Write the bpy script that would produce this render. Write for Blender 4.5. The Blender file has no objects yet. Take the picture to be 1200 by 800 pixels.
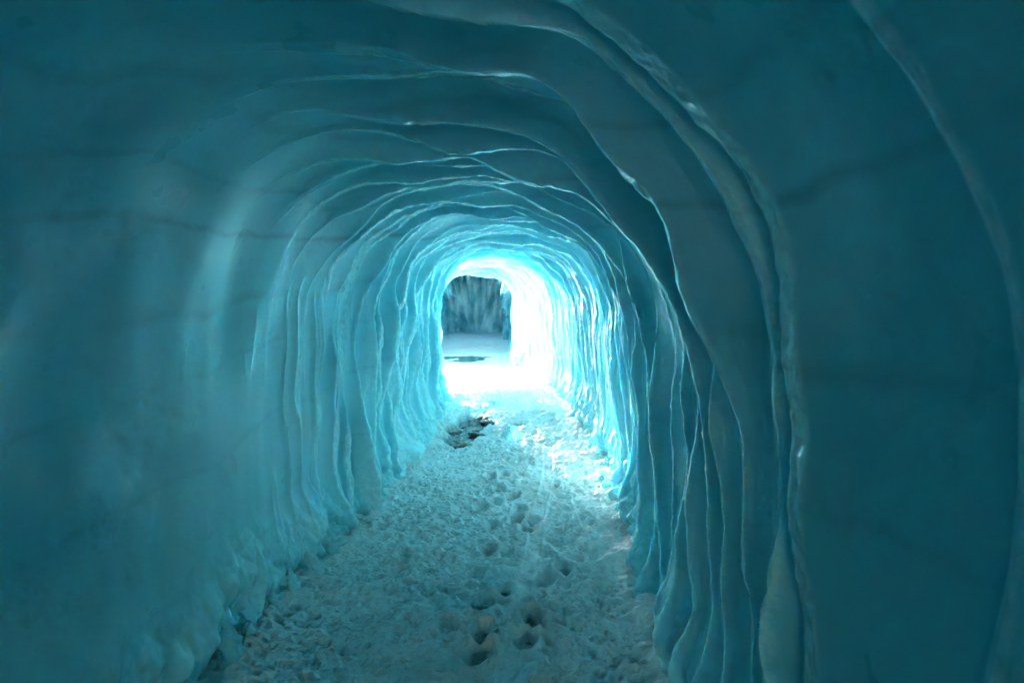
import bpy, math, random
import numpy as np

SEED = 7
rng = np.random.default_rng(SEED)
random.seed(SEED)
scene = bpy.context.scene
COL = scene.collection

# ------------------------------------------------------------------ noise
_perm = rng.permutation(4096).astype(np.int64)
_ang = rng.random(4096) * 2 * np.pi
_gx, _gy = np.cos(_ang), np.sin(_ang)

def _h(ix, iy, s):
    return _perm[(ix + _perm[(iy + s * 131) & 4095]) & 4095]

def perlin(x, y, s=0):
    """2-D gradient noise, about -0.7..0.7"""
    x = np.asarray(x, dtype=np.float64); y = np.asarray(y, dtype=np.float64)
    x, y = np.broadcast_arrays(x, y)
    fx = np.floor(x); fy = np.floor(y)
    ix = fx.astype(np.int64); iy = fy.astype(np.int64)
    dx = x - fx; dy = y - fy
    u = dx * dx * dx * (dx * (dx * 6 - 15) + 10)
    v = dy * dy * dy * (dy * (dy * 6 - 15) + 10)
    def g(i, j):
        k = _h(ix + i, iy + j, s)
        return _gx[k] * (dx - i) + _gy[k] * (dy - j)
    a = g(0, 0); b = g(1, 0); c = g(0, 1); d = g(1, 1)
    return (a + u * (b - a)) * (1 - v) + (c + u * (d - c)) * v

def fbm(x, y, s=0, octaves=3, gain=0.5):
    r = 0; a = 1.0
    for o in range(octaves):
        r = r + a * perlin(x * 2 ** o, y * 2 ** o, s + o * 17)
        a *= gain
    return r

def sstep(a, b, x):
    t = np.clip((x - a) / (b - a), 0, 1)
    return t * t * (3 - 2 * t)

def cells(x, y, s=0):
    """cellular noise: distance to the nearest and second nearest random point"""
    x = np.asarray(x); y = np.asarray(y)
    ix = np.floor(x).astype(np.int64); iy = np.floor(y).astype(np.int64)
    d1 = np.full(x.shape, 9.0); d2 = np.full(x.shape, 9.0)
    for i in (-1, 0, 1):
        for j in (-1, 0, 1):
            k = _h(ix + i, iy + j, s)
            px = ix + i + (k % 64) / 64.0
            py = iy + j + ((k // 64) % 64) / 64.0
            d = np.hypot(px - x, py - y)
            d2 = np.where(d < d1, d1, np.minimum(d2, d)); d1 = np.minimum(d1, d)
    return d1, d2

# ------------------------------------------------------------------ mesh helpers
def grid_mesh(name, P, mat, keep=None, flip=False, attrs=None, parent=None, normals=None):
    """P: (rows, cols, 3)"""
    R, Cn = P.shape[:2]
    idx = np.arange(R * Cn).reshape(R, Cn)
    a = idx[:-1, :-1]; b = idx[:-1, 1:]; c = idx[1:, 1:]; d = idx[1:, :-1]
    q = np.stack([a, d, c, b] if flip else [a, b, c, d], -1).reshape(-1, 4)
    if keep is not None:
        q = q[keep.reshape(-1)]
    me = bpy.data.meshes.new(name)
    V = P.reshape(-1, 3)
    used = np.unique(q)
    remap = np.full(len(V), -1, dtype=np.int64); remap[used] = np.arange(len(used))
    V = V[used]; q = remap[q]
    me.vertices.add(len(V)); me.vertices.foreach_set('co', V.astype(np.float32).ravel())
    me.loops.add(q.size); me.loops.foreach_set('vertex_index', q.astype(np.int32).ravel())
    me.polygons.add(len(q))
    me.polygons.foreach_set('loop_start', np.arange(0, q.size, 4, dtype=np.int32))
    me.polygons.foreach_set('loop_total', np.full(len(q), 4, dtype=np.int32))
    me.polygons.foreach_set('use_smooth', np.ones(len(q), dtype=bool))
    for k, arr in (attrs or {}).items():
        at = me.attributes.new(k, 'FLOAT', 'POINT')
        at.data.foreach_set('value', arr.reshape(-1)[used].astype(np.float32))
    me.update(); me.validate()
    if normals is not None:
        me.normals_split_custom_set_from_vertices(normals.reshape(-1, 3)[used].astype(np.float32))
    me.materials.append(mat)
    o = bpy.data.objects.new(name, me); COL.objects.link(o)
    if parent is not None:
        o.parent = parent
    return o

def tag(o, label=None, cat=None, group=None, kind=None):
    if label: o['label'] = label
    if cat: o['category'] = cat
    if group: o['group'] = group
    if kind: o['kind'] = kind
    return o

# ------------------------------------------------------------------ materials
def new_mat(name):
    m = bpy.data.materials.new(name); m.use_nodes = True
    nt = m.node_tree; nt.nodes.clear()
    out = nt.nodes.new('ShaderNodeOutputMaterial')
    p = nt.nodes.new('ShaderNodeBsdfPrincipled')
    nt.links.new(p.outputs['BSDF'], out.inputs['Surface'])
    return m, nt, p

class NT:
    def __init__(self, nt): self.nt = nt
    def n(self, t, **kw):
        nd = self.nt.nodes.new(t)
        for k, v in kw.items():
            if k in nd.inputs: nd.inputs[k].default_value = v
            else: setattr(nd, k, v)
        return nd
    def l(self, a, b): self.nt.links.new(a, b)

def math_node(T, op, a, b=None, clamp=False):
    nd = T.n('ShaderNodeMath'); nd.operation = op; nd.use_clamp = clamp
    for i, v in enumerate((a, b)):
        if v is None: continue
        if isinstance(v, (int, float)): nd.inputs[i].default_value = v
        else: T.l(v, nd.inputs[i])
    return nd.outputs[0]

def ramp(T, fac, stops):
    r = T.n('ShaderNodeValToRGB')
    el = r.color_ramp.elements
    while len(el) > 1: el.remove(el[-1])
    el[0].position = stops[0][0]; el[0].color = stops[0][1]
    for p, c in stops[1:]:
        e = el.new(p); e.color = c
    T.l(fac, r.inputs[0])
    return r.outputs[0]

def mix_rgb(T, fac, a, b, mode='MIX'):
    nd = T.n('ShaderNodeMix'); nd.data_type = 'RGBA'; nd.blend_type = mode
    for s, v in ((0, fac), (6, a), (7, b)):
        if isinstance(v, (int, float)): nd.inputs[s].default_value = v
        elif isinstance(v, tuple): nd.inputs[s].default_value = v
        else: T.l(v, nd.inputs[s])
    return nd.outputs[2]

ICE_A = (0.14, 0.60, 0.712, 1)      # clear blue ice
ICE_B = (0.38, 0.795, 0.87, 1)      # cloudy, bubbly ice

def ice_material(name, a=ICE_A, b=ICE_B, strata=True, rough=0.32, bump=0.16):
    m, nt, p = new_mat(name); T = NT(nt)
    tc = T.n('ShaderNodeTexCoord'); pos = tc.outputs['Object']
    cl = T.n('ShaderNodeTexNoise', Scale=1.6, Detail=4.0, Roughness=0.5); T.l(pos, cl.inputs['Vector'])
    cloud = ramp(T, cl.outputs['Fac'], [(0.38, a), (0.64, b)])
    ab = T.n('ShaderNodeAttribute'); ab.attribute_name = 'glow_tint'          # milky glow painted in as paler ice
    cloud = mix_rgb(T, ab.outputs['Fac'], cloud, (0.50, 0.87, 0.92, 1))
    col = cloud
    if strata:
        # thin ash layers in the ice: warped, nearly level bands
        mp = T.n('ShaderNodeMapping'); T.l(pos, mp.inputs['Vector'])
        mp.inputs['Rotation'].default_value = (0.0, 0.03, 0)
        wn = T.n('ShaderNodeTexNoise', Scale=0.9, Detail=3.0); T.l(mp.outputs[0], wn.inputs['Vector'])
        sx = T.n('ShaderNodeSeparateXYZ'); T.l(mp.outputs[0], sx.inputs[0])
        z = math_node(T, 'ADD', sx.outputs[2], math_node(T, 'MULTIPLY', wn.outputs['Fac'], 0.30))
        z = math_node(T, 'ADD', math_node(T, 'ADD', z, math_node(T, 'MULTIPLY', sx.outputs[1], -0.065)), 0.12)
        wf = T.n('ShaderNodeTexNoise', Scale=14.0, Detail=3.0); T.l(pos, wf.inputs['Vector'])
        z = math_node(T, 'ADD', z, math_node(T, 'MULTIPLY', wf.outputs['Fac'], 0.02))
        zn = math_node(T, 'MULTIPLY', z, 0.4)
        stops = [(0.0, (0, 0, 0, 1))]
        for zc_, wd_, st_ in ((0.55, 0.02, 0.4), (1.02, 0.02, 0.45), (1.40, 0.015, 0.5), (1.66, 0.035, 0.6), (1.98, 0.016, 1.0), (2.16, 0.014, 0.6), (2.34, 0.015, 0.5)):
            stops += [((zc_ - wd_) * 0.4, (0, 0, 0, 1)), (zc_ * 0.4, (st_, st_, st_, 1)), ((zc_ + wd_ * 1.4) * 0.4, (0, 0, 0, 1))]
        band = ramp(T, zn, stops)
        br = T.n('ShaderNodeTexNoise', Scale=2.2, Detail=3.0); T.l(pos, br.inputs['Vector'])
        brf = ramp(T, br.outputs['Fac'], [(0.35, (0.1, 0.1, 0.1, 1)), (0.6, (1, 1, 1, 1))])
        bf = math_node(T, 'MULTIPLY', math_node(T, 'MULTIPLY', band, brf), 0.5)
        col = mix_rgb(T, bf, cloud, (0.10, 0.26, 0.32, 1))
    # frost on the sharp edges of the ribs (vertex attribute: where the ice is broken and bubbly)
    at = T.n('ShaderNodeAttribute'); at.attribute_name = 'frost'
    fn = T.n('ShaderNodeTexNoise', Scale=26.0, Detail=3.0); T.l(pos, fn.inputs['Vector'])
    ff = math_node(T, 'MULTIPLY', at.outputs['Fac'], ramp(T, fn.outputs['Fac'], [(0.3, (0.25, 0.25, 0.25, 1)), (0.65, (1, 1, 1, 1))]), True)
    col = mix_rgb(T, math_node(T, 'MULTIPLY', ff, 0.95), col, (0.60, 0.95, 0.97, 1))
    T.l(col, p.inputs['Base Color'])
    p.subsurface_method = 'RANDOM_WALK'
    p.inputs['Subsurface Weight'].default_value = 0.85
    p.inputs['Subsurface Radius'].default_value = (0.35, 0.8, 1.0)
    p.inputs['Subsurface Scale'].default_value = 0.03
    p.inputs['IOR'].default_value = 1.31
    rn = T.n('ShaderNodeTexNoise', Scale=5.0, Detail=3.0); T.l(pos, rn.inputs['Vector'])
    rg = math_node(T, 'ADD', math_node(T, 'MULTIPLY', rn.outputs['Fac'], 0.3), rough - 0.15)
    T.l(math_node(T, 'SUBTRACT', rg, math_node(T, 'MULTIPLY', at.outputs['Fac'], 0.27)), p.inputs['Roughness'])
    b1 = T.n('ShaderNodeTexNoise', Scale=22.0, Detail=4.0, Roughness=0.55); T.l(pos, b1.inputs['Vector'])
    bp = T.n('ShaderNodeBump', Strength=bump, Distance=0.012); T.l(b1.outputs['Fac'], bp.inputs['Height'])
    T.l(math_node(T, 'ADD', math_node(T, 'MULTIPLY', at.outputs['Fac'], 0.45), bump), bp.inputs['Strength'])
    b3 = T.n('ShaderNodeTexNoise', Scale=75.0, Detail=2.0); T.l(pos, b3.inputs['Vector'])
    bq = T.n('ShaderNodeBump', Strength=0.1, Distance=0.005); T.l(b3.outputs['Fac'], bq.inputs['Height']); T.l(bp.outputs[0], bq.inputs['Normal'])
    T.l(math_node(T, 'MULTIPLY', at.outputs['Fac'], 0.5), bq.inputs['Strength'])
    T.l(bq.outputs[0], p.inputs['Normal'])
    return m

def snow_material(name):
    m, nt, p = new_mat(name); T = NT(nt)
    tc = T.n('ShaderNodeTexCoord'); pos = tc.outputs['Object']
    n1 = T.n('ShaderNodeTexNoise', Scale=2.6, Detail=6.0, Roughness=0.6); T.l(pos, n1.inputs['Vector'])
    col = ramp(T, n1.outputs['Fac'], [(0.34, (0.80, 0.785, 0.765, 1)), (0.62, (0.96, 0.955, 0.95, 1))])
    n2 = T.n('ShaderNodeTexNoise', Scale=120.0, Detail=2.0); T.l(pos, n2.inputs['Vector'])
    col = mix_rgb(T, 0.35, col, ramp(T, n2.outputs['Fac'], [(0.35, (0.72, 0.72, 0.72, 1)), (0.7, (1, 1, 1, 1))]), 'MULTIPLY')
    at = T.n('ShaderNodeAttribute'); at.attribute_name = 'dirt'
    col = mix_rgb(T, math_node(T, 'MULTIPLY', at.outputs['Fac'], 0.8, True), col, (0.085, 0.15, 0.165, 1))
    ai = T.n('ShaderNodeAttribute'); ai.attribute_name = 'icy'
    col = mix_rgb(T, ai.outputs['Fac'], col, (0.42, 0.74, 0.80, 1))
    T.l(col, p.inputs['Base Color'])
    r = math_node(T, 'SUBTRACT', 0.55, math_node(T, 'MULTIPLY', at.outputs['Fac'], 0.3))
    T.l(r, p.inputs['Roughness'])
    p.inputs['IOR'].default_value = 1.31
    b1 = T.n('ShaderNodeTexNoise', Scale=170.0, Detail=3.0, Roughness=0.6); T.l(pos, b1.inputs['Vector'])
    bp = T.n('ShaderNodeBump', Strength=0.8, Distance=0.006); T.l(b1.outputs['Fac'], bp.inputs['Height'])
    b2 = T.n('ShaderNodeTexNoise', Scale=40.0, Detail=3.0); T.l(pos, b2.inputs['Vector'])
    bp2 = T.n('ShaderNodeBump', Strength=0.6, Distance=0.015); T.l(b2.outputs['Fac'], bp2.inputs['Height']); T.l(bp.outputs[0], bp2.inputs['Normal'])
    T.l(bp2.outputs[0], p.inputs['Normal'])
    return m

M_ICE = ice_material('blue_ice')
M_SNOW = snow_material('trodden_snow')

# ------------------------------------------------------------------ the tunnel's course
def xc(y):
    return -0.48 - 1.27 * np.clip((y - 5) / 10.0, 0, None) ** 2

ARCH_Y = 15.0
NT_ = 640
# section: parameter t from the left foot over the top to the right foot
def section():
    a, b, p, zc = 1.03, 1.08, 2.3, 1.2
    pts = []
    for z in np.linspace(-0.25, zc, 400, endpoint=False):
        pts.append((-(a + 0.10 * max(0, 1 - z / zc) ** 1.3 * (0.35)), z))
    for th in np.linspace(math.pi, 0, 1200):
        c, s = math.cos(th), math.sin(th)
        pts.append((a * math.copysign(abs(c) ** (2 / p), c), zc + b * abs(s) ** (2 / p)))
    for z in np.linspace(zc, -0.25, 401)[1:]:
        pts.append((a + 0.10 * max(0, 1 - z / zc) ** 1.3, z))
    pts = np.array(pts)
    L = np.concatenate([[0], np.cumsum(np.hypot(*np.diff(pts, axis=0).T))])
    s = np.linspace(0, L[-1], NT_)
    X = np.interp(s, L, pts[:, 0]); Z = np.interp(s, L, pts[:, 1])
    tx = np.gradient(X); tz = np.gradient(Z); n = np.hypot(tx, tz)
    return X, Z, tz / n, -tx / n, s          # inward normal
SX, SZ, NX, NZ, SL = section()
NX_s = NX

rows = np.concatenate([np.arange(-5, 0.6, 0.04), np.arange(0.6, 4.0, 0.005), np.arange(4.0, 8.0, 0.007), np.arange(8.0, ARCH_Y + 0.25, 0.011)])
YY, SS = np.meshgrid(rows, SL, indexing='ij')
XX0 = np.broadcast_to(SX, YY.shape); ZZ0 = np.broadcast_to(SZ, YY.shape)
SMID = SL[-1] / 2
side = (SS - SMID) / SMID                    # -1 left foot .. 0 crown .. 1 right foot

# rib edges along the tunnel (near ones from the photograph, the rest spaced at random)
ribs = [-5.5, -4.8, -4.2, -3.5, -2.9, -2.2, -1.5, -0.8, -0.1, 0.30, 0.80, 1.27, 1.42, 1.72, 2.00, 2.26, 2.52, 2.82, 3.12]
while ribs[-1] < ARCH_Y + 1:
    ribs.append(ribs[-1] + random.uniform(0.20, 0.42) * (1 if ribs[-1] < 4.5 else 0.8))
ribs = np.array(ribs)
NR = len(ribs)

warp = 0.20 * perlin(SS * 0.55, YY * 0.5, 3) + 0.09 * perlin(SS * 1.7, YY * 1.3, 5) + 0.020 * perlin(SS * 6, YY * 3.0, 9)
warp = warp * (0.30 + 0.70 * sstep(1.8, 4.5, YY))
lean = -0.04 * np.abs(side) ** 2 + 0.02 * side          # crown of each cut lies a little further in
YW = YY + warp + lean
ri = np.clip(np.searchsorted(ribs, YW) - 1, 0, NR - 2)
sp = ribs[ri + 1] - ribs[ri]
u = (YW - ribs[ri]) / sp
amp_base = rng.uniform(0.8, 1.25, NR)
amp_base[9] = 0.15; amp_base[10] = 0.12; amp_base[12] = 1.5; amp_base[13] = 1.25
amp_where = 0.066 + 0.030 * np.exp(-((side - 0.15) / 0.3) ** 2) + 0.050 * sstep(-0.15, -0.5, side) - 0.018 * sstep(0.0, 0.5, side) * sstep(2.5, 6.0, YY) - 0.010 * sstep(0.3, -0.2, side) * sstep(6, 10, YY)
def amp(i):
    s_var = np.clip(0.9 + 1.5 * perlin(SS * 0.8, i * 7.31, 21) + 0.7 * perlin(SS * 2.6, i * 3.7, 22), 0.03, 1.7)
    return amp_base[i] * amp_where * s_var
left_in = sstep(4.0, 4.9, YY + 0.5 * perlin(SS * 1.2, YY * 0.7, 31))
eL = np.clip(0.02 - 0.13 * (YY - 1.6), -0.42, 0.02)
mask = sstep(eL - 0.14, eL + 0.10, side) + (1 - sstep(eL - 0.14, eL + 0.10, side)) * (0.0 + 1.0 * left_in)
behind = 0.25 + 0.75 * sstep(0.3, 1.0, YY)
wide = rng.uniform(0.013, 0.032, NR)                       # width of the flat, frosted crest of each rib
wide[10] = 0.012; wide[11] = 0.11; wide[12] = 0.014; wide[13] = 0.032
def crest(i):
    return wide[i] * np.clip(0.85 + 1.9 * perlin(SS * 1.3, i * 5.1 + 0.37, 83) + 1.0 * perlin(SS * 4.1, i * 2.3 + 0.11, 84), 0.10, 1.9)
widen = 1 + 0.7 * np.exp(-(side / 0.3) ** 2) + 1.3 * sstep(-0.1, -0.45, side) + 1.4 * sstep(3.0, 7.0, YY)
widen = widen * (1 - 0.55 * sstep(0.9, 0.4, ZZ0) * sstep(4.5, 3.0, YY))
cw = np.minimum(crest(ri) * widen, 0.42 * sp)
v = u * sp                                               # metres beyond the near edge of the crest
dl = 0.016
eps = (cw + dl) / sp
drop = (1 - 0.0 * np.clip(v / np.maximum(cw, 0.005), 0, 1)) * (1 - sstep(cw, cw + dl, v))
rise = np.clip((u - eps * 0.8) / np.maximum(1 - eps * 0.8, 0.05), 0, 1)
rise = 0.62 * rise ** 1.35 + 0.38 * rise ** 6
D = (amp(ri) * drop + amp(ri + 1) * rise * (1 - drop)) * mask * behind
onc = 1 - sstep(cw * 0.9, cw + 0.4 * dl, v)              # on the crest
near = sstep(0.016, 0.0, (1 - u) * sp)
tipm = np.maximum(onc, near) * mask
# ragged, beaded edges
D += tipm * (0.007 * fbm(SS * 9, YY * 9, 41, 3) + 0.002 * perlin(SS * 34, YY * 30, 43))
D += onc * mask * sstep(0.02, 0.05, cw) * 0.010 * fbm(SS * 18, YY * 18, 45, 2)
# slow swells and melt dimples of the walls
D += 0.06 * fbm(SS * 0.55, YY * 0.45, 51, 2) + 0.020 * perlin(SS * 1.3, YY * 2.2, 53)
D += (1 - mask) * (0.034 * perlin(SS * 2.0, YY * 2.1, 57) + 0.012 * perlin(SS * 3.6, YY * 3.8, 59))
# flutes and drips down the lower walls
low = sstep(1.5, 0.6, ZZ0)
D += low * (0.5 + 0.5 * left_in) * 0.008 * perlin(SS * 1.1, YY * 9.0, 65)
# thin icicle-like flutes below the springing of the vault
fl = np.clip(1 - 3.2 * np.abs(perlin(SS * 0.45 + 0.25 * perlin(SS * 2.2, YY * 2.0, 66), YY * 6.0, 67)), 0, 1)
flm = sstep(1.60, 1.30, ZZ0 + 0.25 * perlin(YY * 2.2, 5.5, 68)) * (np.where(side < 0, sstep(3.0, 4.2, YY), sstep(3.6, 5.0, YY)))
D += flm * fl ** 2 * (0.026 + 0.008 * perlin(SS * 7, YY * 4, 69))
# lumpy ice foot along the floor
foot = sstep(0.50, 0.02, ZZ0 + 0.18 * perlin(YY * 1.6, SS * 0.5 + 9 * (side > 0), 71))
d1, d2 = cells(SS * 7, YY * 7, 73)
D += foot * (0.07 + 0.12 * (fbm(SS * 2.2, YY * 2.4, 75, 3) + 0.2) + 0.06 * (0.6 - d1) + 0.022 * fbm(SS * 13, YY * 13, 77, 2))
# the last half metre draws in to the mouth of the next chamber
D += 0.13 * sstep(ARCH_Y - 0.7, ARCH_Y + 0.1, YY) ** 2
X = XX0 + NX * D + xc(YY); Z = ZZ0 + NZ * D
P = np.stack([X, YY, Z], -1)
frost = np.clip(tipm * np.clip(0.85 + 1.1 * perlin(SS * 2.0, YY * 2.0, 81), 0.25, 1) + 0.55 * foot + 0.8 * flm * fl ** 4, 0, 1)
glow_tint = np.clip(0.75 * (1 - mask) + 0.6 * np.exp(-((side + 0.1) / 0.35) ** 2), 0, 0.85) * sstep(1.2, 2.6, YY) * sstep(7.0, 4.5, YY) * np.clip(0.8 + 1.2 * perlin(SS * 0.9, YY * 0.8, 89), 0.2, 1)  # paints near left wall and crown paler, as if softly lit
ycen = 0.5 * (rows[:-1] + rows[1:])[:, None]; zcen = 0.5 * (SZ[:-1] + SZ[1:])[None, :]
scen = 0.5 * (side[0, :-1] + side[0, 1:])[None, :]
hole = (ycen > 10.9 + 0.25 * np.clip(zcen - 1.2, 0, 1) ** 2) & (ycen < 14.7 - 0.25 * np.clip(zcen - 1.2, 0, 1) ** 2) & (scen < -0.05) & (zcen < 2.20)  # unseen opening cut in the left wall to admit the sun beam
tunnel = bpy.data.objects.new('ice_tunnel', None); COL.objects.link(tunnel)
tunnel.location = (-0.48, 0, 0); bpy.context.view_layer.update()
dPs = np.gradient(P, axis=1); dPy = np.gradient(P, axis=0)
NRM = np.cross(dPy, dPs); NRM /= np.linalg.norm(NRM, axis=-1, keepdims=True)
NRM = NRM * np.sign((NRM[..., 0] * NX + NRM[..., 2] * NZ).mean())
uc = np.clip(1.1 * eps, 0, 0.6)
part = np.minimum(ri + (u > uc), int(np.searchsorted(ribs, 14.5)))
smooth_wall = (side < 0) & (ZZ0 < 1.93 + 0.07 * (YY - 1.85) + 0.05 * perlin(YY * 0.9, 3.3, 85)) & (YY < 4.3 + 0.25 * perlin(SS * 1.5, 2.2, 87))
part = np.where(smooth_wall, -1, part)[:-1, :-1]
P_l = P - np.array([-0.48, 0, 0])
for pid in np.unique(part):
    k = (part == pid) & ~hole
    if k.sum() < 40: continue
    rr = np.where(k.any(axis=1))[0]; r0, r1 = rr[0], rr[-1] + 2
    o = grid_mesh('smooth_wall' if pid < 0 else 'ice_rib', P_l[r0:r1], M_ICE, keep=k[r0:r1 - 1], attrs={'frost': frost[r0:r1], 'glow_tint': glow_tint[r0:r1]}, parent=tunnel, normals=NRM[r0:r1], flip=True)
    if pid < 0: tag(o, 'smooth dimpled stretch of blue ice wall')
tag(tunnel, 'ribbed blue ice tunnel arching over the snowy path', 'ice tunnel')

# ------------------------------------------------------------------ added daylight passage (left, unseen), chamber beyond, rear end open for fill light
def tube(name, path, half, height, mat, ns=120, seed=90, rough=0.05, cap_end=True, frost_v=0.2, zb=-0.25, nrow=160, hole=None, wdir=None):
    """arched tube along a polyline (list of (x, y)), open at the first point"""
    path = np.array(path, float)
    L = np.concatenate([[0], np.cumsum(np.hypot(*np.diff(path, axis=0).T))])
    s = np.linspace(0, L[-1], nrow)
    cx = np.interp(s, L, path[:, 0]); cy = np.interp(s, L, path[:, 1])
    dx = np.gradient(cx); dy = np.gradient(cy); n = np.hypot(dx, dy); dx /= n; dy /= n
    if wdir is not None:
        dx = np.full_like(dx, wdir[0]); dy = np.full_like(dy, wdir[1])
    th = np.linspace(math.pi, 0, ns)
    w = half * np.sign(np.cos(th)) * np.abs(np.cos(th)) ** 0.6; h = zb + (height - zb) * np.abs(np.sin(th)) ** 0.6
    sg, tg = np.meshgrid(s, np.arange(ns) * (2.6 * half + 2 * height) / ns, indexing='ij')
    dd = rough * (2.0 * fbm(sg * 0.8, tg * 0.8, seed, 4) + 0.8 * perlin(sg * 5, tg * 1.6, seed + 7) + 0.5 * perlin(sg * 14, tg * 5, seed + 9))
    k = 1 - dd / half
    if cap_end:
        e = np.clip((s - (L[-1] - 0.8)) / 0.8, 0, 1)[:, None]
        k = k * np.sqrt(np.clip(1 - e ** 2.5, 0, 1))
        zm = 0.5 * height
    Wd = w[None, :] * k; H = h[None, :] * k if not cap_end else zb + (h[None, :] - zb) * k
    Pm = np.stack([cx[:, None] + dy[:, None] * Wd, cy[:, None] - dx[:, None] * Wd, H], -1)
    keep = None
    if hole is not None:
        c = 0.25 * (Pm[:-1, :-1] + Pm[1:, :-1] + Pm[:-1, 1:] + Pm[1:, 1:])
        keep = ~hole(c)
    return grid_mesh(name, Pm, mat, keep=keep, attrs={'frost': np.clip(frost_v + 1.6 * fbm(Pm[..., 0] * 5.0 + Pm[..., 1] * 0.7, Pm[..., 2] * 1.1, seed + 21, 3) * (frost_v > 0.25), 0, 1)})

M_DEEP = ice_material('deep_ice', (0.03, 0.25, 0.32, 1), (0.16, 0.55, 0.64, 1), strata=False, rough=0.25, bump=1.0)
ch = tube('ice_chamber', [(-1.80, ARCH_Y + 0.15), (-2.3, 19), (-3.0, 25.5), (-3.3, 29)], 1.32, 2.9, M_DEEP, ns=260, seed=120, rough=0.20, nrow=420, frost_v=0.3, hole=lambda c: ((c[..., 2] > 2.3) & (c[..., 1] > 22.0) & (c[..., 1] < 25.5)) | (c[..., 0] < -2.75) & (c[..., 2] < 2.2) & (c[..., 1] > 15.8) & (c[..., 1] < 17.2))  # unseen roof and side holes, cut to let daylight into the chamber
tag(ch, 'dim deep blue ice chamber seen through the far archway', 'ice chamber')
sd = tube('added_light_passage', [(-2.75, 12.75), (-3.6, 14.2), (-4.4, 15.6)], 2.3, 2.7, M_ICE, ns=120, seed=140, rough=0.05, cap_end=False, nrow=60, wdir=(-1, 0))  # unseen, added and slanted to carry the sun beam into the tunnel
tag(sd, 'unseen ice passage added left of the far archway to let daylight in', 'added light passage')

bk = tube('rear_light_tunnel', [(-0.48, -4.9), (-0.44, -6.5), (-0.38, -8.6)], 1.12, 2.35, M_ICE, ns=90, seed=160, rough=0.05, nrow=100, cap_end=False)  # unseen rear end, kept short and open for daylight fill
tag(bk, 'unseen rear end of the tunnel, left open to add daylight', 'added light passage')

# ------------------------------------------------------------------ snow floor
def floor_xy(px, py):
    """floor point under a pixel of the 1200 x 800 photograph (used once, to measure the print positions)"""
    s = (py - 345) / 1.6
    return (px - 650) / s, 800 / s
prints = [(559,783,1),(565,757,.9),(565,721,.9),(591,702,1),(625,736,1),(617,759,.8),(520,746,.5),(606,612,1),(625,612,.8),(619,620,.8),(576,620,.9),
          (662,671,.8),(640,652,.6),(612,654,.5),(593,652,.6),(571,649,.6),(567,543,.9),(574,562,.8),(584,577,.8),(580,592,.8),(563,599,.7),(441,624,.5),
          (707,530,.7),(590,560,.6),(600,585,.6),(610,598,.6),(556,680,.5),(640,690,.5),(500,700,.4),(470,660,.4),(680,610,.5),(650,570,.5),(540,570,.5),(620,540,.5),(600,530,.5)]
frow = np.concatenate([np.arange(-8.6, 1.6, 0.05), np.arange(1.6, 5.0, 0.005), np.arange(5.0, 9.0, 0.010), np.arange(9.0, 16.0, 0.02), np.arange(16.0, 29.5, 0.05)])
fcol = np.arange(-1.75, 1.76, 0.0065)
FY, FU = np.meshgrid(frow, fcol, indexing='ij')
far = np.clip(FY - ARCH_Y, 0, None)
xcf = np.where(FY < ARCH_Y, xc(FY), -1.75 - 0.12 * far)
FX = xcf + FU
c1, c2 = cells(FX * 9.0 + 0.6 * perlin(FX * 5, FY * 5, 201), FY * 7.5 + 0.6 * perlin(FX * 5, FY * 5, 203), 205)
c3, c4 = cells(FX * 20 + 0.5 * perlin(FX * 11, FY * 11, 207), FY * 17.0, 209)
smooth = sstep(10.5, 14.0, FY)
H = 0.035 * fbm(FX * 1.3, FY * 1.0, 211, 3) + 0.022 * fbm(FX * 6, FY * 5.5, 215, 3)
tread = 0.35 + 0.65 * sstep(-0.25, 0.25, perlin(FX * 1.8, FY * 1.3, 219) + 0.15)
pits = -0.026 * sstep(0.42, 0.10, c1) * tread - 0.010 * sstep(0.4, 0.1, c3) * tread
H = H + pits + 0.010 * fbm(FX * 20, FY * 20, 223, 2) + 0.005 * fbm(FX * 48, FY * 48, 225, 2)
dirt = 0.25 * sstep(0.30, 0.10, c1) * tread * sstep(-0.1, 0.3, perlin(FX * 2.1, FY * 1.4, 227))
for px, py, k in prints:
    x0, y0 = floor_xy(px, py)
    a = random.uniform(-0.3, 0.3); ca, sa = math.cos(a), math.sin(a)
    dx = FX - x0; dy = FY - y0
    sel = (np.abs(dx) < 0.4) & (np.abs(dy) < 0.5)
    ex = (dx * ca + dy * sa) / 0.054; ey = (-dx * sa + dy * ca) / 0.10
    r = np.sqrt(ex ** 2 + ey ** 2) + 0.35 * perlin(FX * 14, FY * 14, 231)
    well = sstep(1.12, 0.70, r)
    H -= sel * (0.046 * k * well - 0.018 * k * np.exp(-((r - 1.35) / 0.3) ** 2))
    dirt = np.maximum(dirt, sel * 0.85 * k * sstep(1.0, 0.45, r))
# smooth sled track: two shallow grooves
ty = np.array([floor_xy(*q)[1] for q in ((596, 800), (613, 715), (622, 660), (634, 600), (642, 555), (645, 520))])
tx = np.array([floor_xy(*q)[0] for q in ((596, 800), (613, 715), (622, 660), (634, 600), (642, 555), (645, 520))])
trx = np.interp(FY, ty, tx) + 0.02 * perlin(FY * 1.2, 0.5, 233)
inr = sstep(2.5, 2.9, FY) * sstep(8.0, 7.0, FY)
sled = np.exp(-((FX - trx) / 0.075) ** 4) * inr * np.clip(0.7 + perlin(FY * 1.7, 4.4, 235), 0, 1)
H = H * (1 - 0.6 * sled) - 0.015 * sled
for off in (-0.055, 0.05):
    H += inr * 0.008 * np.exp(-((FX - trx - off) / 0.010) ** 2)
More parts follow.
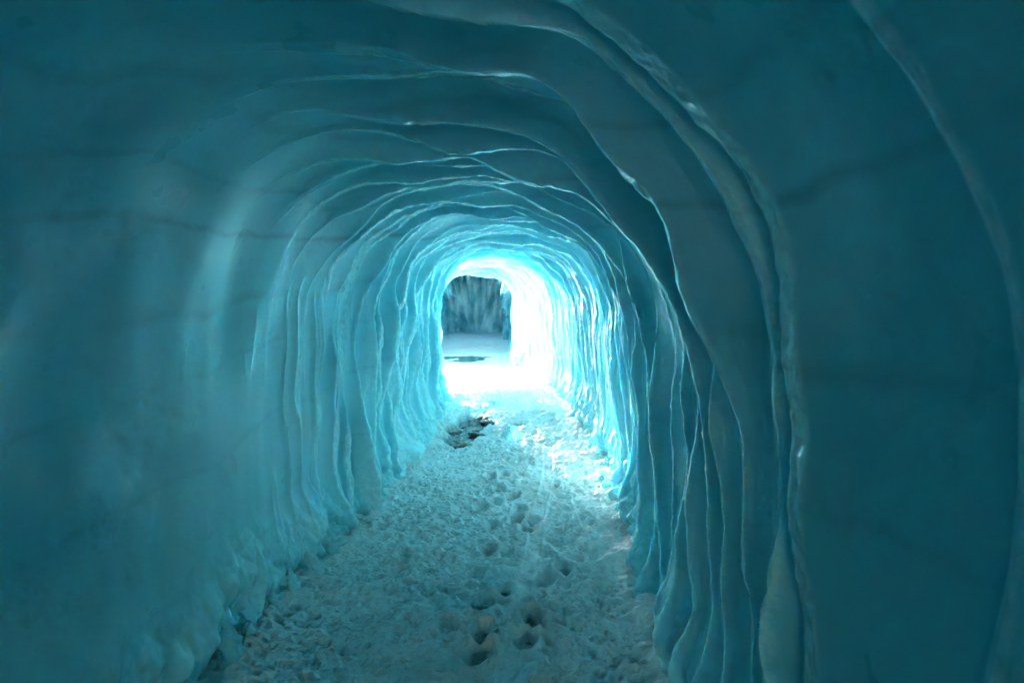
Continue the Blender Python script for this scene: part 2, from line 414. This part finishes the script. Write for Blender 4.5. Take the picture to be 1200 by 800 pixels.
# dark melt trench left of the middle
tdx = (FX + 1.08 + 0.10 * perlin(FY * 1.5, 1.7, 241)) / 0.30; tdy = (FY - 8.25) / 1.25
tr = np.sqrt(tdx ** 2 + tdy ** 2) + 0.55 * perlin(FX * 3.5, FY * 2.2, 243)
H -= 0.12 * sstep(0.95, 0.5, tr)
dirt = np.maximum(dirt, sstep(0.95, 0.6, tr))
H = H * (1 - 0.8 * smooth) + 0.05 * sstep(17.5, 20, FY) * fbm(FX * 1.5, FY * 1.2, 229, 3)
pu = np.sqrt(((FX + 0.47) / 0.16) ** 2 + ((FY - 7.85) / 0.55) ** 2) + 0.9 * perlin(FX * 5, FY * 2.5, 245) + 0.5 * perlin(FX * 13, FY * 8, 246)
H = np.where(pu < 1.3, H + (np.minimum(H, -0.05) - H) * sstep(1.0, 0.6, pu), H)
pa = np.sqrt(((FX + 2.1) / 0.62) ** 2 + ((FY - 17.0) / 0.75) ** 2) + 1.5 * perlin(FX * 1.7, FY * 1.5, 247) + 0.5 * perlin(FX * 5, FY * 4, 249)
H = H - 0.05 * sstep(1.2, 0.8, pa)
edge = sstep(0.75, 1.15, np.abs(FU)) * (FY < ARCH_Y + .5)
H += 0.06 * edge * (0.6 + 1.2 * fbm(FX * 3, FY * 3, 251, 3))
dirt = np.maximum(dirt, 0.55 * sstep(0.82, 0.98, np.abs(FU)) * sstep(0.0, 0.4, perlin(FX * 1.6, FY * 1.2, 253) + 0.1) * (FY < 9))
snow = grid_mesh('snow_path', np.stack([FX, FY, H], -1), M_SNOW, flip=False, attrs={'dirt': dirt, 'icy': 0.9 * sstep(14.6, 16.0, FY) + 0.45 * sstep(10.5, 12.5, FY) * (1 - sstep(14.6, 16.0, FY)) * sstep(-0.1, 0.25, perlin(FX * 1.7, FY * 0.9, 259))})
tag(snow, 'trodden lumpy snow path along the tunnel floor', kind='structure')

def floor_z(x, y):
    i = int(np.argmin(np.abs(frow - y))); j = int(np.argmin(np.abs(FX[i] - x)))
    return float(H[i, j])

m_w, ntw, pw = new_mat('meltwater')
pw.inputs['Base Color'].default_value = (0.10, 0.19, 0.21, 1); pw.inputs['Roughness'].default_value = 0.09; pw.inputs['IOR'].default_value = 1.33
Tw = NT(ntw); wnz = Tw.n('ShaderNodeTexNoise', Scale=6.0, Detail=1.0); wbp = Tw.n('ShaderNodeBump', Strength=0.25, Distance=0.02)
Tw.l(wnz.outputs['Fac'], wbp.inputs['Height']); Tw.l(wbp.outputs[0], pw.inputs['Normal'])
def puddle(name, x, y, rx, ry, z):
    th = np.linspace(0, 2 * np.pi, 65); rr = np.linspace(0, 1, 9)
    T_, R_ = np.meshgrid(th, rr, indexing='ij')
    R_ = R_ * (1 + 0.15 * np.sin(3 * T_ + 1) + 0.1 * np.sin(5 * T_))
    o = grid_mesh(name, np.stack([x + rx * R_ * np.cos(T_), y + ry * R_ * np.sin(T_), np.full(T_.shape, z)], -1), m_w)
    return o
tag(puddle('meltwater_puddle', -0.47, 7.85, 0.26, 0.75, -0.032), 'small bright meltwater puddle in the snow path', kind='structure')
tag(puddle('meltwater_pool', -2.1, 17.0, 1.0, 0.9, -0.016), 'shallow dark meltwater pool beyond the archway', kind='structure')

def lump_mesh(name, mat, seed, rough=0.25, sub=4, boxy=0.0, frost=0.3):
    import bmesh
    bm = bmesh.new(); bmesh.ops.create_icosphere(bm, subdivisions=sub, radius=1.0)
    co = np.array([v.co[:] for v in bm.verts])
    k = 1 + rough * (1.2 * fbm(co[:, 0] * 1.1 + seed, co[:, 1] * 1.1 + co[:, 2] * 0.9, 401, 3) + 0.5 * fbm(co[:, 2] * 2.5 + seed, co[:, 0] * 2.5 - co[:, 1], 403, 3))
    if boxy: k *= (np.abs(co) ** 4).sum(axis=1) ** (-0.25 * boxy)
    co = co * k[:, None]
    for v, c in zip(bm.verts, co): v.co = c
    for f in bm.faces: f.smooth = True
    me = bpy.data.meshes.new(name); bm.to_mesh(me); bm.free(); me.materials.append(mat)
    at = me.attributes.new('frost', 'FLOAT', 'POINT'); at.data.foreach_set('value', np.full(len(me.vertices), frost, dtype=np.float32))
    return me

m_st, nts, ps = new_mat('dark_wet_stone'); Ts = NT(nts)
tcs = Ts.n('ShaderNodeTexCoord'); ns_ = Ts.n('ShaderNodeTexNoise', Scale=3.0, Detail=5.0); Ts.l(tcs.outputs['Object'], ns_.inputs['Vector'])
Ts.l(ramp(Ts, ns_.outputs['Fac'], [(0.35, (0.06, 0.068, 0.07, 1)), (0.62, (0.12, 0.13, 0.13, 1)), (0.72, (0.5, 0.55, 0.56, 1))]), ps.inputs['Base Color'])
ps.inputs['Roughness'].default_value = 0.35
stones = [lump_mesh('stone', m_st, 3.1 * i, 0.45, 3, 0.5) for i in range(4)]
for k in range(26):
    a = random.uniform(0, 2 * math.pi); q = math.sqrt(random.random())
    x = -1.06 + 0.27 * q * math.cos(a); y = 8.2 + 0.95 * q * math.sin(a)
    o = bpy.data.objects.new('stone', stones[k % 4]); COL.objects.link(o)
    sz = random.uniform(0.03, 0.07)
    o.scale = (sz * random.uniform(0.9, 1.4), sz * random.uniform(0.9, 1.5), sz * random.uniform(0.5, 0.8))
    o.location = (x, y, floor_z(x, y) - sz * 0.05); o.rotation_euler = (random.uniform(-.3, .3), random.uniform(-.3, .3), random.uniform(0, 6.28))
    tag(o, 'dark wet stone lying in the melt trench left of the puddle', 'stone', 'dark stones in the melt trench')

lumps = [lump_mesh('ice_lump', M_ICE, 5.7 * i + 1.3, 0.55, 4, 0.0, 0.95) for i in range(5)]
def foot_lump(x, y, sz, k, lab, grp):
    o = bpy.data.objects.new('ice_lump', lumps[k % 5]); COL.objects.link(o)
    o.scale = (sz * random.uniform(0.8, 1.1), sz * random.uniform(0.9, 1.3), sz * random.uniform(0.8, 1.3))
    o.location = (x, y, sz * 0.25); o.rotation_euler = (random.uniform(-.4, .4), random.uniform(-.4, .4), random.uniform(0, 6.28))
    tag(o, lab, 'ice lump', grp)
for k in range(26):
    y = 2.3 + 5.2 * (k + random.random()) / 26
    foot_lump(float(xc(y)) - 1.00 + random.uniform(-0.06, 0.08), y, random.uniform(0.035, 0.10), k, 'rounded lump of cloudy ice at the foot of the left wall', 'ice lumps along the left wall foot')
for k in range(30):
    y = 1.7 + 5.6 * (k + random.random()) / 30
    foot_lump(float(xc(y)) + 0.98 + random.uniform(-0.06, 0.10), y, random.uniform(0.025, 0.07), k + 2, 'rounded lump of cloudy ice at the foot of the right wall', 'ice lumps along the right wall foot')

# ------------------------------------------------------------------ unseen snow hull around the tunnel, added to keep sky light out
def glacier_seal():
    V = []; F = []
    x0, x1, y0, y1, zt = -4.0, 4.5, -8.4, 10.6, 5.5
    ys = np.linspace(y0, y1, 30)
    prof = [(x0, -0.3), (x0 + 0.1, 2.0), (x0 + 0.5, 3.6), (x0 + 1.4, 4.8), (-1.0, 5.4), (1.5, 5.5), (3.0, 4.9), (4.0, 3.4), (x1, -0.3)]
    for y in ys:
        for q in prof: V.append((q[0] + 0.3 * float(perlin(y * 0.3, q[1], 501)), y, q[1]))
    n = len(prof)
    for i in range(len(ys) - 1):
        for j in range(n - 1):
            F.append((i * n + j, i * n + j + 1, (i + 1) * n + j + 1, (i + 1) * n + j))
    # ice face at the front with the tunnel's opening in it
    b = (len(ys) - 1) * n
    ring = len(V); m = 49
    cx = float(xc(y1))
    for k in range(m):
        i = int(round(k * (NT_ - 1) / (m - 1)))
        V.append((cx + SX[i] - NX[i] * -0.02, y1, SZ[i] - NZ[i] * -0.02))
    outer = []
    for k in range(m):
        q = k / (m - 1) * (n - 1); j = min(int(q), n - 2); f = q - j
        A = np.array(V[b + j]); B = np.array(V[b + j + 1]); outer.append(len(V)); V.append(tuple(A + (B - A) * f))
    for k in range(m - 1): F.append((ring + k, ring + k + 1, outer[k + 1], outer[k]))
    me = bpy.data.meshes.new('glacier_seal'); me.from_pydata(V, [], F); me.update(); me.materials.append(M_SNOW)
    o = bpy.data.objects.new('glacier_seal', me); COL.objects.link(o)
    return o
tag(glacier_seal(), 'unseen snow hull over the tunnel that shuts out sky light', kind='structure')

# ------------------------------------------------------------------ outside snowfield, sky, sun
M_FIELD = snow_material('snowfield_snow')
g = np.sign(np.linspace(-1, 1, 161)) * np.abs(np.linspace(-1, 1, 161)) ** 3 * 600
GY, GX = np.meshgrid(g + 8, g, indexing='ij')
inside = (np.abs(GX + 0.9) < 3.4) & (GY > -8) & (GY < 32)
fld = grid_mesh('snowfield', np.stack([GX, GY, np.where(inside, -0.4, -0.14 + 0.25 * fbm(GX * 0.2, GY * 0.2, 301, 3) * sstep(6, 14, np.hypot(GX + 0.5, np.clip(np.abs(GY - 8) - 20, 0, None))))], -1), M_FIELD, attrs={'dirt': np.zeros(GX.shape)})
tag(fld, 'open snowfield outside the added light passage', kind='structure')

SUN_EL, SUN_AZ = 14.0, 0.0
w = bpy.data.worlds.new('World'); scene.world = w; w.use_nodes = True
wt = w.node_tree; bg = wt.nodes['Background']
sky = wt.nodes.new('ShaderNodeTexSky'); sky.sky_type = 'NISHITA'; sky.sun_disc = False
d = np.array([0.315, -0.945, -0.08]); d /= np.linalg.norm(d)       # travel direction of the sunlight
sky.sun_elevation = math.asin(-d[2]); sky.sun_rotation = math.atan2(-d[0], -d[1])
wt.links.new(sky.outputs[0], bg.inputs[0]); bg.inputs[1].default_value = 0.07
sl = bpy.data.lights.new('sun', 'SUN'); sl.energy = 5.0; sl.angle = math.radians(14); sl.color = (1, 0.98, 0.95)
so = bpy.data.objects.new('sun', sl); COL.objects.link(so)
from mathutils import Vector
so.rotation_euler = Vector(d).to_track_quat('-Z', 'Y').to_euler()

# ------------------------------------------------------------------ camera
cam = bpy.data.cameras.new('camera'); co = bpy.data.objects.new('camera', cam); COL.objects.link(co)
cam.lens = 24; cam.sensor_width = 36; cam.clip_end = 300; cam.clip_start = 0.05
co.location = (0, 0, 1.6)
co.rotation_euler = (math.radians(90 - 3.94), 0, math.radians(3.58))
cam.dof.use_dof = True; cam.dof.focus_distance = 4.0; cam.dof.aperture_fstop = 4.0
scene.camera = co

# ------------------------------------------------------------------ render settings
vs = scene.view_settings; vs.view_transform = 'Standard'; vs.look = 'None'; vs.gamma = 1; vs.use_curve_mapping = False
vs.exposure = 5.05
cy = scene.cycles
cy.max_bounces = 14; cy.diffuse_bounces = 10; cy.glossy_bounces = 4; cy.transmission_bounces = 4
cy.sample_clamp_indirect = 8; cy.sample_clamp_direct = 0
cy.use_denoising = True
cy.use_adaptive_sampling = True; cy.adaptive_threshold = 0.02
